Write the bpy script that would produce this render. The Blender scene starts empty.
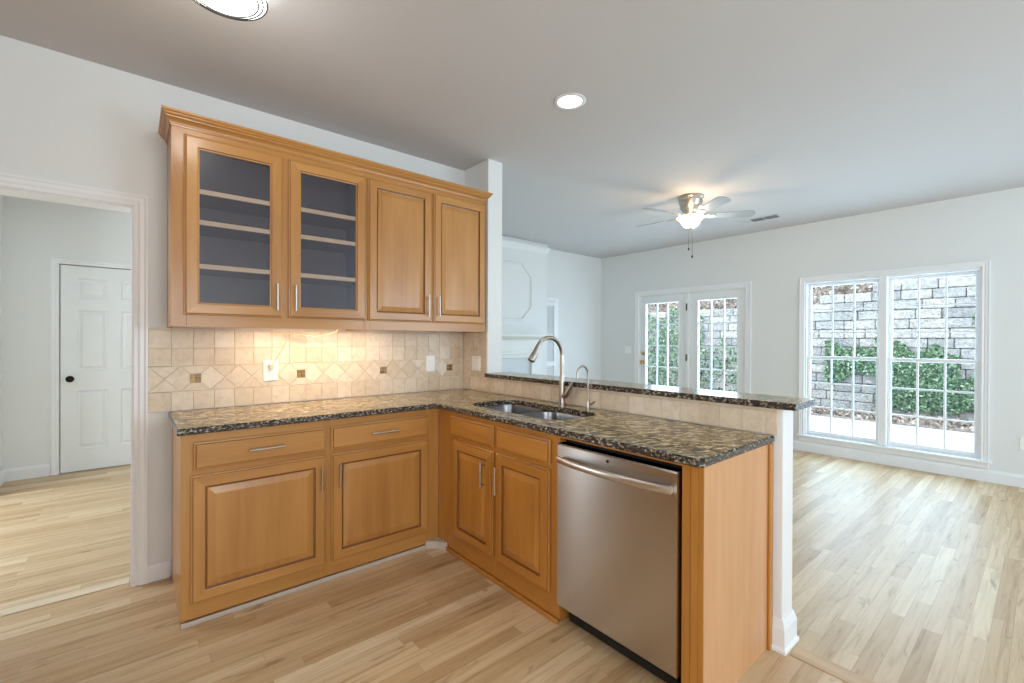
import bpy, bmesh, math, random
from mathutils import Vector, Matrix
random.seed(7)
S = bpy.context.scene
COL = S.collection
R = math.radians

# ------------------------------------------------------------------ camera
def make_camera():
    yaw, pitch, roll, f = R(49.9164), R(-0.1913), R(-0.2183), 451.37
    f0 = Vector((math.cos(yaw), math.sin(yaw), 0)); r0 = Vector((math.sin(yaw), -math.cos(yaw), 0)); z = Vector((0, 0, 1))
    F = f0*math.cos(pitch) + z*math.sin(pitch); U = -f0*math.sin(pitch) + z*math.cos(pitch)
    Rt = r0*math.cos(roll) - U*math.sin(roll); Up = r0*math.sin(roll) + U*math.cos(roll)
    cd = bpy.data.cameras.new('camera'); cam = bpy.data.objects.new('camera', cd); COL.objects.link(cam)
    cd.sensor_width = 36; cd.lens = 36*f/1024; cd.clip_start = .05; cd.clip_end = 200
    m = Matrix((( Rt.x, Up.x, -F.x, -2.1284), (Rt.y, Up.y, -F.y, -3.1577), (Rt.z, Up.z, -F.z, 1.3275), (0, 0, 0, 1)))
    cam.matrix_world = m; S.camera = cam
make_camera()

# ------------------------------------------------------------------ world, exposure, daylight, added fill
w = bpy.data.worlds.new('overcast_sky'); S.world = w; w.use_nodes = True
bg = w.node_tree.nodes['Background']; bg.inputs[0].default_value = (.80, .91, 1, 1); bg.inputs[1].default_value = 3.6
S.view_settings.view_transform = 'Standard'; S.view_settings.look = 'None'; S.view_settings.gamma = 1
S.view_settings.use_curve_mapping = False; S.view_settings.exposure = 0.0
S.cycles.use_denoising = True
S.cycles.max_bounces = 10; S.cycles.diffuse_bounces = 6; S.cycles.transparent_max_bounces = 16
S.cycles.sample_clamp_indirect = 6

def area(name, loc, direction, sx, sy, power, color):
    l = bpy.data.lights.new(name, 'AREA'); l.shape = 'RECTANGLE'; l.size = sx; l.size_y = sy; l.energy = power; l.color = color
    o = bpy.data.objects.new(name, l); COL.objects.link(o); o.location = loc
    o.rotation_euler = Vector(direction).to_track_quat('-Z', 'Y').to_euler(); return o
FILL_COOL = (.56, .79, 1)  # cool tint of the added living room fill
area('daylight_window_east', (4.30, -2.0, 1.15), (-1, 0, 0), 1.5, 1.8, 56, (.50, .76, 1))
area('daylight_french_doors', (4.30, .26, 1.1), (-1, 0, 0), 1.4, 1.8, 58, (.50, .76, 1))
area('fill_living_south', (2.3, -5.97, 1.5), (0, 1, 0), 2.6, 1.7, 60, FILL_COOL)  # added fill at an unseen south opening, brightens the living room
area('fill_kitchen_south', (-2.0, -5.97, 1.5), (0, 1, 0), 2.4, 1.5, 36, (.93, .965, .97))  # added kitchen fill from behind the camera, no window seen there
area('fill_kitchen_west', (-4.67, -4.4, 1.5), (1, .25, 0), 1.8, 1.5, 32, (.94, .965, .97))  # unseen fill lamp on the west side, added to brighten the kitchen
area('daylight_hall_west', (-4.47, 1.6, 1.4), (1, 0, 0), 1.5, 1.9, 52, (.86, .94, 1))

# ------------------------------------------------------------------ node helpers
class NT:
    def __init__(s, name):
        s.m = bpy.data.materials.new(name); s.m.use_nodes = True; s.t = s.m.node_tree; s.b = s.t.nodes['Principled BSDF']
    def n(s, typ, **kw):
        x = s.t.nodes.new(typ)
        for k, v in kw.items():
            if k.startswith('i_'): x.inputs[k[2:].replace('_', ' ')].default_value = v
            else: setattr(x, k, v)
        return x
    def l(s, a, b): s.t.links.new(a, b)
    def math(s, op, a, b=None, c=None):
        x = s.n('ShaderNodeMath', operation=op)
        for i, v in enumerate((a, b, c)):
            if v is None: continue
            if isinstance(v, (int, float)): x.inputs[i].default_value = v
            else: s.l(v, x.inputs[i])
        return x.outputs[0]
    def pos(s): return s.n('ShaderNodeNewGeometry').outputs['Position']
    def obj(s): return s.n('ShaderNodeTexCoord').outputs['Object']
    def mapping(s, src, sc=(1, 1, 1), rot=(0, 0, 0), loc=(0, 0, 0)):
        x = s.n('ShaderNodeMapping'); s.l(src, x.inputs[0]); x.inputs['Scale'].default_value = sc; x.inputs['Rotation'].default_value = rot
        x.inputs['Location'].default_value = loc; return x.outputs[0]
    def noise(s, src, scale, detail=4, rough=.5, dist=0):
        x = s.n('ShaderNodeTexNoise'); s.l(src, x.inputs['Vector']); x.inputs['Scale'].default_value = scale
        x.inputs['Detail'].default_value = detail; x.inputs['Roughness'].default_value = rough; x.inputs['Distortion'].default_value = dist
        return x.outputs[0]
    def ramp(s, fac, stops, interp='LINEAR'):
        x = s.n('ShaderNodeValToRGB'); s.l(fac, x.inputs[0]); e = x.color_ramp.elements; x.color_ramp.interpolation = interp
        while len(e) < len(stops): e.new(.5)
        for i, (p, c) in enumerate(stops): e[i].position = p; e[i].color = (*c, 1) if len(c) == 3 else c
        return x.outputs[0]
    def mix(s, fac, a, b, mode='MIX'):
        x = s.n('ShaderNodeMix', data_type='RGBA', blend_type=mode)
        for i, v in ((0, fac), (6, a), (7, b)):
            if isinstance(v, (int, float)): x.inputs[i].default_value = v
            elif isinstance(v, tuple): x.inputs[i].default_value = (*v, 1)
            else: s.l(v, x.inputs[i])
        return x.outputs[2]
    def bump(s, h, strength=.2, dist=.01):
        x = s.n('ShaderNodeBump'); x.inputs['Strength'].default_value = strength; x.inputs['Distance'].default_value = dist
        s.l(h, x.inputs['Height']); s.l(x.outputs[0], s.b.inputs['Normal'])
    def base(s, c):
        if isinstance(c, tuple): s.b.inputs['Base Color'].default_value = (*c, 1)
        else: s.l(c, s.b.inputs['Base Color'])
    def set(s, **kw):
        for k, v in kw.items(): s.b.inputs[k.replace('_', ' ')].default_value = v
def lin(r, g, b):
    f = lambda c: c/12.92 if c <= .04045 else ((c+.055)/1.055)**2.4
    return tuple(f(v/255) for v in (r, g, b))

M = {}
def simple(name, c, rough=.5, metal=0, bump=0, bs=200, spec=.5):
    t = NT(name); p = t.obj()
    n = t.noise(p, bs if bump else 6, 3)
    t.base(t.mix(n, tuple(v*.965 for v in c), tuple(min(1, v*1.03) for v in c))); t.set(Roughness=rough, Metallic=metal); t.b.inputs['Specular IOR Level'].default_value = spec
    if bump: t.bump(n, bump, .002)
    M[name] = t.m; return t.m
simple('wall_paint', lin(222, 224, 223), .55, bump=.15, bs=260)
simple('ceiling_paint', lin(204, 203, 204), .8, bump=.15, bs=180)
simple('hall_paint', lin(226, 229, 227), .6, bump=.15, bs=260)
simple('trim_white', lin(232, 234, 236), .3)
simple('mantel_white', lin(224, 227, 224), .5)
simple('door_white', lin(230, 234, 234), .35)
simple('plate_white', lin(238, 238, 235), .3)
simple('black_plastic', lin(14, 14, 15), .35)
simple('dark_bronze', lin(45, 38, 30), .35, .8)
simple('nickel', lin(190, 184, 174), .34, 1)
simple('faucet_nickel', lin(172, 164, 154), .3, 1)
simple('satin_steel', lin(214, 210, 204), .3, 1)
simple('brass', lin(200, 165, 100), .25, 1)
simple('steel_dark', lin(70, 68, 66), .35, 1)
simple('cable_cream', lin(206, 192, 168), .5)
simple('concrete', lin(215, 218, 220), .8, bump=.3, bs=60)
simple('shelf_edge', lin(246, 214, 176), .5)
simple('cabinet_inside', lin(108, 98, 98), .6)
simple('blade_grey', lin(158, 164, 166), .4)
simple('vent_grey', lin(120, 126, 132), .5)
simple('vent_white', lin(200, 203, 204), .5)
simple('firebox_slate', lin(205, 212, 216), .35)
simple('shoe_grey', lin(185, 172, 160), .45)

def wood(name, axis, c1, c2, c3, rough=.32):
    t = NT(name); o = t.obj()
    inf = t.n('ShaderNodeObjectInfo').outputs['Random']
    v = t.n('ShaderNodeVectorMath', operation='ADD'); t.l(o, v.inputs[0])
    cmb = t.n('ShaderNodeCombineXYZ'); k = t.math('MULTIPLY', inf, 37.0)
    for i in range(3): t.l(k, cmb.inputs[i])
    t.l(cmb.outputs[0], v.inputs[1]); src = v.outputs[0]
    sc = [26, 26, 26]; sc['xyz'.index(axis)] = 1.3
    g = t.noise(t.mapping(src, tuple(sc)), 1, 5, .6, .3)
    sc2 = [5, 5, 5]; sc2['xyz'.index(axis)] = 1.0
    b = t.noise(t.mapping(src, tuple(sc2)), 1, 3, .5, .5)
    sc3 = [160, 160, 160]; sc3['xyz'.index(axis)] = 6
    fine = t.noise(t.mapping(src, tuple(sc3)), 1, 2, .5)
    m = t.math('ADD', t.math('MULTIPLY', g, .34), t.math('MULTIPLY', b, .56)); m = t.math('ADD', m, t.math('MULTIPLY', fine, .10))
    t.base(t.ramp(m, [(.24, c1), (.5, c2), (.76, c3)])); t.set(Roughness=rough); t.b.inputs['Specular IOR Level'].default_value = .5; t.set(Coat_Weight=.25, Coat_Roughness=.15)
    t.bump(fine, .05, .001)
    M[name] = t.m
W1, W2, W3 = lin(154, 103, 50), lin(182, 129, 67), lin(200, 149, 86)
for ax in 'xyz': wood('maple_'+ax, ax, W1, W2, W3)
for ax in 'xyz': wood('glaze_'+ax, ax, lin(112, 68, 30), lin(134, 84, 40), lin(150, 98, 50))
for ax in 'xyz': wood('honey_'+ax, ax, lin(152, 98, 40), lin(180, 120, 50), lin(197, 140, 68))
wood('endpanel_z', 'z', lin(184, 132, 88), lin(200, 150, 106), lin(212, 166, 122))

def floor_mat():
    t = NT('oak_planks'); p = t.pos(); sp = t.n('ShaderNodeSeparateXYZ'); t.l(p, sp.inputs[0]); X, Y = sp.outputs[0], sp.outputs[1]
    wd, ln = .068, .95
    ry = t.math('DIVIDE', Y, wd); row = t.math('FLOOR', ry)
    wn = t.n('ShaderNodeTexWhiteNoise', noise_dimensions='1D'); t.l(row, wn.inputs['W'])
    rx = t.math('ADD', t.math('DIVIDE', X, ln), t.math('MULTIPLY', wn.outputs[0], 7.3)); col = t.math('FLOOR', rx)
    cx = t.n('ShaderNodeCombineXYZ'); t.l(row, cx.inputs[0]); t.l(col, cx.inputs[1])
    wn2 = t.n('ShaderNodeTexWhiteNoise', noise_dimensions='3D'); t.l(cx.outputs[0], wn2.inputs['Vector'])
    plank = t.ramp(wn2.outputs[0], [(0, lin(180, 149, 111)), (.15, lin(191, 162, 123)), (.5, lin(200, 173, 136)), (.85, lin(208, 183, 147)), (1, lin(218, 198, 164))])
    cv = t.n('ShaderNodeCombineXYZ'); t.l(X, cv.inputs[0]); t.l(Y, cv.inputs[1]); t.l(t.math('MULTIPLY', wn2.outputs[0], 31), cv.inputs[2])
    g = t.noise(t.mapping(cv.outputs[0], (2.2, 34, 1)), 1, 6, .62, .8)
    grain = t.ramp(g, [(.28, (.62, .54, .44)), (.42, (.90, .87, .83)), (.55, (1, 1, 1)), (.72, (1.08, 1.08, 1.07))])
    c = t.mix(1, plank, grain, 'MULTIPLY')
    kn = t.noise(t.mapping(cv.outputs[0], (5, 16, 1)), 1, 2, .5, 1.2)
    knf = t.ramp(kn, [(.66, (0, 0, 0)), (.76, (1, 1, 1))])
    c = t.mix(t.math('MULTIPLY', knf, .5), c, lin(118, 82, 52))
    fy = t.math('FRACT', ry); gy = t.math('MINIMUM', fy, t.math('SUBTRACT', 1, fy))
    fx = t.math('FRACT', rx); gx = t.math('MULTIPLY', t.math('MINIMUM', fx, t.math('SUBTRACT', 1, fx)), ln/wd)
    gap = t.math('LESS_THAN', t.math('MINIMUM', gx, gy), .011)
    c = t.mix(t.math('MULTIPLY', gap, .45), c, lin(110, 78, 48))
    t.base(c); t.set(Roughness=.40); t.b.inputs['Specular IOR Level'].default_value = .35
    t.bump(t.math('SUBTRACT', t.math('MULTIPLY', g, .15), gap), .12, .001)
    M['oak_planks'] = t.m
floor_mat()
def oak_strip():
    t = NT('oak_strip'); p = t.pos(); g = t.noise(t.mapping(p, (20, 3, 20)), 1, 4); t.base(t.ramp(g, [(.3, lin(176, 140, 98)), (.7, lin(205, 172, 130))])); t.set(Roughness=.35); M['oak_strip'] = t.m
    t = NT('pale_strip'); p = t.pos(); g = t.noise(t.mapping(p, (3, 20, 20)), 1, 4); t.base(t.ramp(g, [(.3, lin(208, 190, 162)), (.7, lin(226, 210, 184))])); t.set(Roughness=.35); M['pale_strip'] = t.m
oak_strip()

def granite():
    t = NT('granite'); p = t.pos()
    q = t.mapping(p, (1, 1, 1), (0, 0, R(41)))
    warp = t.noise(q, 7, 3); v = t.n('ShaderNodeVectorMath', operation='MULTIPLY_ADD')
    wv = t.n('ShaderNodeTexNoise'); t.l(q, wv.inputs['Vector']); wv.inputs['Scale'].default_value = 9
    t.l(wv.outputs[1], v.inputs[0]); v.inputs[1].default_value = (.06, .06, .06); t.l(q, v.inputs[2])
    s = t.mapping(v.outputs[0], (21, 66, 50))
    n1 = t.noise(s, 1, 5, .62)
    n2 = t.noise(t.mapping(v.outputs[0], (70, 170, 130)), 1, 3, .6)
    m = t.math('ADD', t.math('MULTIPLY', n1, .72), t.math('MULTIPLY', n2, .28))
    c = t.ramp(m, [(.40, lin(26, 22, 17)), (.45, lin(66, 54, 36)), (.49, lin(134, 112, 74)), (.525, lin(176, 154, 110)), (.565, lin(208, 190, 148)), (.62, lin(232, 224, 200))])
    t.base(c); t.set(Roughness=.16); t.b.inputs['Specular IOR Level'].default_value = .38; M['granite'] = t.m
    t = NT('granite_edge'); p = t.pos(); n1 = t.noise(t.mapping(p, (70, 70, 110)), 1, 4, .6); 
    c = t.ramp(n1, [(.40, lin(20, 17, 15)), (.50, lin(52, 42, 32)), (.56, lin(108, 92, 70)), (.64, lin(165, 160, 148)), (.72, lin(195, 198, 198))])
    t.base(c); t.set(Roughness=.2); t.bump(n1, .6, .01); M['granite_edge'] = t.m
granite()

def tile():
    t = NT('travertine'); g = t.n('ShaderNodeNewGeometry'); r = g.outputs['Random Per Island']; p = g.outputs['Position']
    v = t.n('ShaderNodeVectorMath', operation='ADD'); cmb = t.n('ShaderNodeCombineXYZ'); k = t.math('MULTIPLY', r, 17)
    for i in range(3): t.l(k, cmb.inputs[i])
    t.l(p, v.inputs[0]); t.l(cmb.outputs[0], v.inputs[1])
    n = t.noise(v.outputs[0], 22, 5, .6, .6)
    base = t.ramp(r, [(0, lin(212, 194, 170)), (.5, lin(218, 202, 180)), (1, lin(226, 213, 194))])
    t.base(t.mix(1, base, t.ramp(n, [(.3, (.88, .84, .80)), (.52, (1, 1, 1)), (.72, (1.06, 1.06, 1.05))]), 'MULTIPLY')); t.set(Roughness=.42)
    t.bump(n, .15, .003); M['travertine'] = t.m
    simple('grout', lin(212, 196, 174), .85, bump=.3)
    t = NT('accent_mosaic'); r = t.n('ShaderNodeNewGeometry').outputs['Random Per Island']; t.base(t.ramp(r, [(0, lin(120, 92, 52)), (1, lin(160, 130, 80))])); t.set(Roughness=.25, Metallic=.3); M['accent_mosaic'] = t.m
tile()

def steel():
    t = NT('brushed_steel'); o = t.pos()
    n = t.noise(t.mapping(o, (60, 900, 2.0)), 1, 3, .5)
    t.base(t.mix(n, lin(188, 182, 178), lin(206, 201, 197))); t.set(Metallic=1); t.b.inputs['Anisotropic'].default_value = .88; cx3 = t.n('ShaderNodeCombineXYZ'); cx3.inputs[2].default_value = 1; t.l(cx3.outputs[0], t.b.inputs['Tangent'])
    t.l(t.math('ADD', t.math('MULTIPLY', n, .05), .22), t.b.inputs['Roughness']); M['brushed_steel'] = t.m
    t = NT('sink_steel'); o = t.pos(); n = t.noise(t.mapping(o, (300, 300, 20)), 1, 2); t.base(t.mix(n, lin(128, 130, 134), lin(158, 160, 164))); t.set(Metallic=1, Roughness=.3); M['sink_steel'] = t.m
steel()

def glass(name, tint, refl, frost=None, rough=.02):
    t = NT(name); t.t.nodes.remove(t.b); out = [n for n in t.t.nodes if n.type == 'OUTPUT_MATERIAL'][0]
    tr = t.n('ShaderNodeBsdfTransparent'); tr.inputs[0].default_value = (*tint, 1)
    gl = t.n('ShaderNodeBsdfGlossy'); gl.inputs['Roughness'].default_value = rough; gl.inputs[0].default_value = (1, 1, 1, 1)
    fr = t.n('ShaderNodeFresnel'); fr.inputs[0].default_value = 1.5
    mx = t.n('ShaderNodeMixShader'); t.l(t.math('MULTIPLY', fr.outputs[0], refl), mx.inputs[0]); 
    first = tr.outputs[0]
    if frost:
        d = t.n('ShaderNodeBsdfDiffuse'); d.inputs[0].default_value = (*frost[1], 1); m2 = t.n('ShaderNodeMixShader'); m2.inputs[0].default_value = frost[0]
        nz = t.noise(t.obj(), 40, 2); t.l(t.math('ADD', t.math('MULTIPLY', nz, .04), frost[0]-.02), m2.inputs[0])
        t.l(first, m2.inputs[1]); t.l(d.outputs[0], m2.inputs[2]); first = m2.outputs[0]
    t.l(first, mx.inputs[1]); t.l(gl.outputs[0], mx.inputs[2]); t.l(mx.outputs[0], out.inputs[0]); M[name] = t.m
glass('window_glass', (.95, .975, .98), .35)
glass('smoked_glass', (.93, .93, .94), .45, (.13, lin(118, 116, 128)), .32)
def emit(name, c, s):
    t = NT(name); t.base((.9, .9, .88)); t.b.inputs['Emission Color'].default_value = (*c, 1)
    g = t.noise(t.obj(), 3, 1); t.l(t.math('MULTIPLY', t.math('ADD', t.math('MULTIPLY', g, .1), .95), s), t.b.inputs['Emission Strength']); M[name] = t.m
emit('lamp_white', (1, .98, .93), 5)
emit('lamp_warm', (1, .80, .55), 2.6)
emit('bar_warm', (1, .75, .45), 4)

def outdoor():
    t = NT('split_stone'); g = t.n('ShaderNodeNewGeometry'); n = t.noise(g.outputs['Position'], 14, 6, .65); r = g.outputs['Random Per Island']
    t.base(t.mix(1, t.ramp(r, [(0, lin(186, 184, 184)), (.6, lin(208, 206, 204)), (1, lin(224, 217, 211))]), t.ramp(n, [(.3, (.6, .58, .56)), (.6, (1, 1, 1))]), 'MULTIPLY'))
    t.set(Roughness=.9); t.bump(n, 1, .09); M['split_stone'] = t.m
    t = NT('leaf_litter'); p = t.pos(); n = t.noise(p, 16, 5, .7); t.base(t.ramp(n, [(.3, lin(70, 62, 58)), (.45, lin(138, 124, 114)), (.58, lin(180, 168, 160)), (.72, lin(212, 206, 200))])); t.set(Roughness=.95); t.bump(n, 1, .05); M['leaf_litter'] = t.m
    t = NT('ivy_leaf'); r = t.n('ShaderNodeNewGeometry').outputs['Random Per Island']
    t.base(t.ramp(r, [(0, lin(40, 66, 46)), (.4, lin(80, 116, 80)), (.8, lin(128, 160, 120)), (1, lin(190, 202, 176))])); t.set(Roughness=.45); M['ivy_leaf'] = t.m
    t = NT('dry_leaf'); r = t.n('ShaderNodeNewGeometry').outputs['Random Per Island']
    t.base(t.ramp(r, [(0, lin(92, 78, 70)), (.5, lin(160, 142, 130)), (1, lin(205, 190, 178))])); t.set(Roughness=.8); M['dry_leaf'] = t.m
    simple('bark', lin(90, 78, 68), .9, bump=.8, bs=60)
outdoor()

# ------------------------------------------------------------------ mesh builder
class MB:
    def __init__(s): s.bm = bmesh.new(); s.mi = 0
    def face(s, pts, mi=None):
        f = s.bm.faces.new([s.bm.verts.new(p) for p in pts]); f.material_index = s.mi if mi is None else mi; return f
    def box(s, x0, x1, y0, y1, z0, z1, bev=0, seg=1, mi=None):
        x0, x1 = sorted((x0, x1)); y0, y1 = sorted((y0, y1)); z0, z1 = sorted((z0, z1))
        r = bmesh.ops.create_cube(s.bm, size=1, matrix=Matrix.Translation(((x0+x1)/2, (y0+y1)/2, (z0+z1)/2)) @ Matrix.Diagonal((x1-x0, y1-y0, z1-z0, 1)))
        fs = {f for v in r['verts'] for f in v.link_faces}
        for f in fs: f.material_index = s.mi if mi is None else mi
        if bev:
            es = {e for v in r['verts'] for e in v.link_edges}
            q = bmesh.ops.bevel(s.bm, geom=list(es), offset=bev, segments=seg, affect='EDGES', profile=.6)
            for f in q['faces']: f.material_index = s.mi if mi is None else mi
        return s
    def grid(s, rings, closed=True, caps=(True, True), mi=None, smooth=True):
        vs = [[s.bm.verts.new(p) for p in r] for r in rings]; n = len(rings[0]); m = s.mi if mi is None else mi
        for a, b in zip(vs[:-1], vs[1:]):
            for i in range(n if closed else n-1):
                j = (i+1) % n
                f = s.bm.faces.new((a[i], a[j], b[j], b[i])); f.material_index = m; f.smooth = smooth
        if caps[0] and closed: f = s.bm.faces.new(vs[0][::-1]); f.material_index = m
        if caps[1] and closed: f = s.bm.faces.new(vs[-1]); f.material_index = m
        return s
    def tube(s, pts, r, n=12, caps=(True, True), mi=None):
        pts = [Vector(p) for p in pts]; rs = r if isinstance(r, (list, tuple)) else [r]*len(pts)
        rings = []; up = None
        for i, p in enumerate(pts):
            d = (pts[min(i+1, len(pts)-1)] - pts[max(i-1, 0)]).normalized()
            if up is None: up = d.orthogonal().normalized()
            up = (up - d*up.dot(d)).normalized(); sd = d.cross(up)
            rings.append([p + (up*math.cos(2*math.pi*k/n) + sd*math.sin(2*math.pi*k/n))*rs[i] for k in range(n)])
        return s.grid(rings, True, caps, mi)
    def lathe(s, prof, c, axis='z', n=32, caps=(True, True), mi=None):
        rings = []
        for r, h in prof:
            ring = []
            for k in range(n):
                a = 2*math.pi*k/n; u, v = r*math.cos(a), r*math.sin(a)
                ring.append(Vector(c) + Vector({'z': (u, v, h), 'x': (h, u, v), 'y': (v, h, u)}[axis]))
            rings.append(ring)
        return s.grid(rings, True, caps, mi)
    def prism(s, poly, fn, d0, d1, mi=None):     # poly in 2D, fn(a, b, d) -> 3D
        a = [fn(p[0], p[1], d0) for p in poly]; b = [fn(p[0], p[1], d1) for p in poly]
        return s.grid([a, b], True, (True, True), mi, smooth=False)
    def rings(s, fn, rect, prof, mv=0, mh=1, frame_n=99, cap=True, mc=0, gz=(), mg=2):
        # nested rectangles: prof = [(inset, depth)...]; left/right strips take mv, top/bottom strips mh
        a0, a1, t0, t1 = rect; vs = []
        for ins, d in prof:
            vs.append([s.bm.verts.new(fn(*p, d)) for p in ((a0+ins, t0+ins), (a1-ins, t0+ins), (a1-ins, t1-ins), (a0+ins, t1-ins))])
        for k, (p, q) in enumerate(zip(vs[:-1], vs[1:])):
            for i in range(4):
                j = (i+1) % 4
                f = s.bm.faces.new((p[i], p[j], q[j], q[i])); f.material_index = mg if k in gz else (mh if i in (0, 2) else mv) if k < frame_n else mc
        if cap: f = s.bm.faces.new(vs[-1]); f.material_index = mc
        return s
    def build(s, name, mats, parent=None, origin=None, smooth_angle=None):
        if not isinstance(mats, (list, tuple)): mats = [mats]
        bmesh.ops.recalc_face_normals(s.bm, faces=s.bm.faces)
        for e in s.bm.edges:
            if len(e.link_faces) == 2 and e.calc_face_angle(0) > .75: e.smooth = False
        o0 = Vector(origin) if origin is not None else (WORLD(parent) if parent else None)
        if o0 is None:
            xs = [v.co for v in s.bm.verts]
            o0 = Vector(((min(v.x for v in xs)+max(v.x for v in xs))/2, (min(v.y for v in xs)+max(v.y for v in xs))/2, min(v.z for v in xs)))
        for v in s.bm.verts: v.co -= o0
        me = bpy.data.meshes.new(name); s.bm.to_mesh(me); s.bm.free()
        for m in mats: me.materials.append(M[m])
        ob = bpy.data.objects.new(name, me); COL.objects.link(ob)
        if parent: ob.parent = parent; ob.location = o0 - WORLD(parent)
        else: ob.location = o0
        return ob
def WORLD(o):
    v = Vector(o.location)
    while o.parent: o = o.parent; v += Vector(o.location)
    return v
def tag(o, label, cat, group=None, kind=None):
    o['label'] = label; o['category'] = cat
    if group: o['group'] = group
    if kind: o['kind'] = kind
    return o
def thing(name, loc, label, cat, group=None):
    o = bpy.data.objects.new(name, None); COL.objects.link(o); o.location = loc; o.empty_display_size = .05
    return tag(o, label, cat, group)
def struct(o, label=None, cat=None):
    o['kind'] = 'structure'
    if label: o['label'] = label; o['category'] = cat
    return o
def sroot(name, loc, label, cat):
    o = bpy.data.objects.new(name, None); COL.objects.link(o); o.location = loc; o.empty_display_size = .05; return struct(o, label, cat)

CEIL = 2.742; XE = 4.086; YB = 1.83; YH = 3.055
# ------------------------------------------------------------------ room shell
struct(MB().box(-4.8, XE+.15, -6.1, 3.2, -.12, 0).build('floor', 'oak_planks'), 'pale oak strip plank floor running through kitchen, hall and living room', 'floor')
struct(MB().box(-4.8, XE+.15, -6.1, 3.2, CEIL, CEIL+.1).build('ceiling', 'ceiling_paint'), 'flat grey white painted ceiling over the whole open room', 'ceiling')
WL, WR, DH = -3.05, -2.128, 2.031          # cased opening to the hall
b = MB().box(-4.8, WL, 0, .12, 0, CEIL).box(WL, WR, 0, .12, DH, CEIL).box(WR, 0, 0, .12, 0, CEIL)
struct(b.build('wall_north', 'wall_paint'), 'off-white kitchen wall behind the cabinets with the hall opening', 'wall')
struct(MB().box(0, .14, -.334, YB+.12, 0, CEIL).build('wall_divider', 'wall_paint'), 'white wall end beside the upper cabinets, dividing kitchen from living room', 'wall')
struct(MB().box(0.0, .118, -2.43, -.334, 0, 1.037, .002).build('wall_peninsula', 'trim_white'), 'white half wall behind the peninsula carrying the raised bar', 'wall')
# east wall with window and french door openings
wy0, wy1, wz0, wz1 = -2.745, -1.265, .20, 2.045
dy0, dy1, dz1 = -.575, 1.065, 2.04
b = MB().box(XE, XE+.14, -6.1, wy0, 0, CEIL).box(XE, XE+.14, wy0, wy1, 0, wz0).box(XE, XE+.14, wy0, wy1, wz1, CEIL).box(XE, XE+.14, wy1, dy0, 0, CEIL)
b.box(XE, XE+.14, dy0, dy1, dz1, CEIL).box(XE, XE+.14, dy1, YB+.12, 0, CEIL)
struct(b.build('wall_east', 'wall_paint'), 'far off-white living room wall with the double window and french doors', 'wall')
struct(MB().box(.14, XE, YB, YB+.12, 0, CEIL).build('wall_living_north', 'wall_paint'), 'pale blue-white living room wall left of the french doors', 'wall')
struct(MB().box(.14, 2.57, 1.62, YB, 0, CEIL).build('wall_chimney_breast', 'wall_paint'), 'white chimney breast carrying the octagonal panel moulding', 'wall')
b = MB().box(-4.8, -3.2, -6.1, -6.0, 0, CEIL).box(-.8, 1.0, -6.1, -6.0, 0, CEIL).box(3.6, XE, -6.1, -6.0, 0, CEIL)
for a0, a1 in ((-3.2, -.8), (1.0, 3.6)): b.box(a0, a1, -6.1, -6.0, 0, .7).box(a0, a1, -6.1, -6.0, 2.35, CEIL)  # unseen window gaps, put in for the added south fill
struct(b.build('wall_south', 'wall_paint'))
b = MB().box(-4.8, -4.7, -6.0, -5.3, 0, CEIL).box(-4.8, -4.7, -3.5, 0, 0, CEIL).box(-4.8, -4.7, -5.3, -3.5, 0, .7).box(-4.8, -4.7, -5.3, -3.5, 2.3, CEIL)  # includes an unseen window gap put in for the added west fill
struct(b.build('wall_west', 'wall_paint'))
struct(MB().box(-4.8, -2.672, YH, YH+.12, 0, CEIL).box(-2.672, -1.864, YH, YH+.12, 2.054, CEIL).box(-1.864, 0, YH, YH+.12, 0, CEIL).box(-2.672, -1.864, YH+.06, YH+.12, 0, 2.054).build('wall_hall_north', 'hall_paint'), 'pale green-white hall wall with the six panel door', 'wall')
b = MB().box(-4.6, -4.5, .12, .8, 0, CEIL).box(-4.6, -4.5, 2.4, YH, 0, CEIL).box(-4.6, -4.5, .8, 2.4, 2.35, CEIL).box(-4.6, -4.5, .8, 2.4, 0, .4)
struct(b.build('wall_hall_west', 'hall_paint'))
struct(MB().box(-3.14, -3.045, 2.45, YH, 0, CEIL).build('wall_hall_return', 'hall_paint'))

# baseboards
def baseb(fn, a0, a1, h=.115, th=.016):
    prof = [(0, 0), (th, 0), (th, h*.78), (th*.7, h*.86), (th*.45, h*.95), (th*.3, h), (0, h)]
    return MB().prism(prof, fn, a0, a1)
def bb(name, fn, a0, a1, **k):
    struct(baseb(fn, a0, a1, **k).build(name, 'trim_white'))
bb('baseboard_east', lambda p, z, d: (XE-p, d, z), -5.99, -.655)
bb('baseboard_east_north', lambda p, z, d: (XE-p, d, z), 1.14, YB-.02)
bb('baseboard_living_north', lambda p, z, d: (d, YB-p, z), 3.03, XE-.02)
bb('baseboard_kitchen_north', lambda p, z, d: (d, -p, z), -2.069, -1.967, h=.088)
bb('baseboard_hall_north', lambda p, z, d: (d, YH-p, z), -3.04, -2.735)
bb('baseboard_hall_return', lambda p, z, d: (-3.045+p, d, z), 2.45, YH-.018)
# peninsula half wall base moulding (wraps the end)
b = MB()
h = .135
prof = [(0, .0), (.022, 0), (.022, .012), (.015, .022), (.015, h*.72), (.010, h*.84), (.004, h), (0, h)]
def wrap(p, z, k):
    path = [(-p, -2.392), (-p, -2.43-p), (.118+p, -2.43-p), (.118+p, -.34)]
    return (path[k][0], path[k][1], z)
b.grid([[wrap(p, z, k) for p, z in prof] for k in range(4)], True, (True, True), smooth=False)
struct(b.build('baseboard_peninsula', 'trim_white'), 'white stepped base moulding wrapped around the half wall end', 'baseboard')

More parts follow.
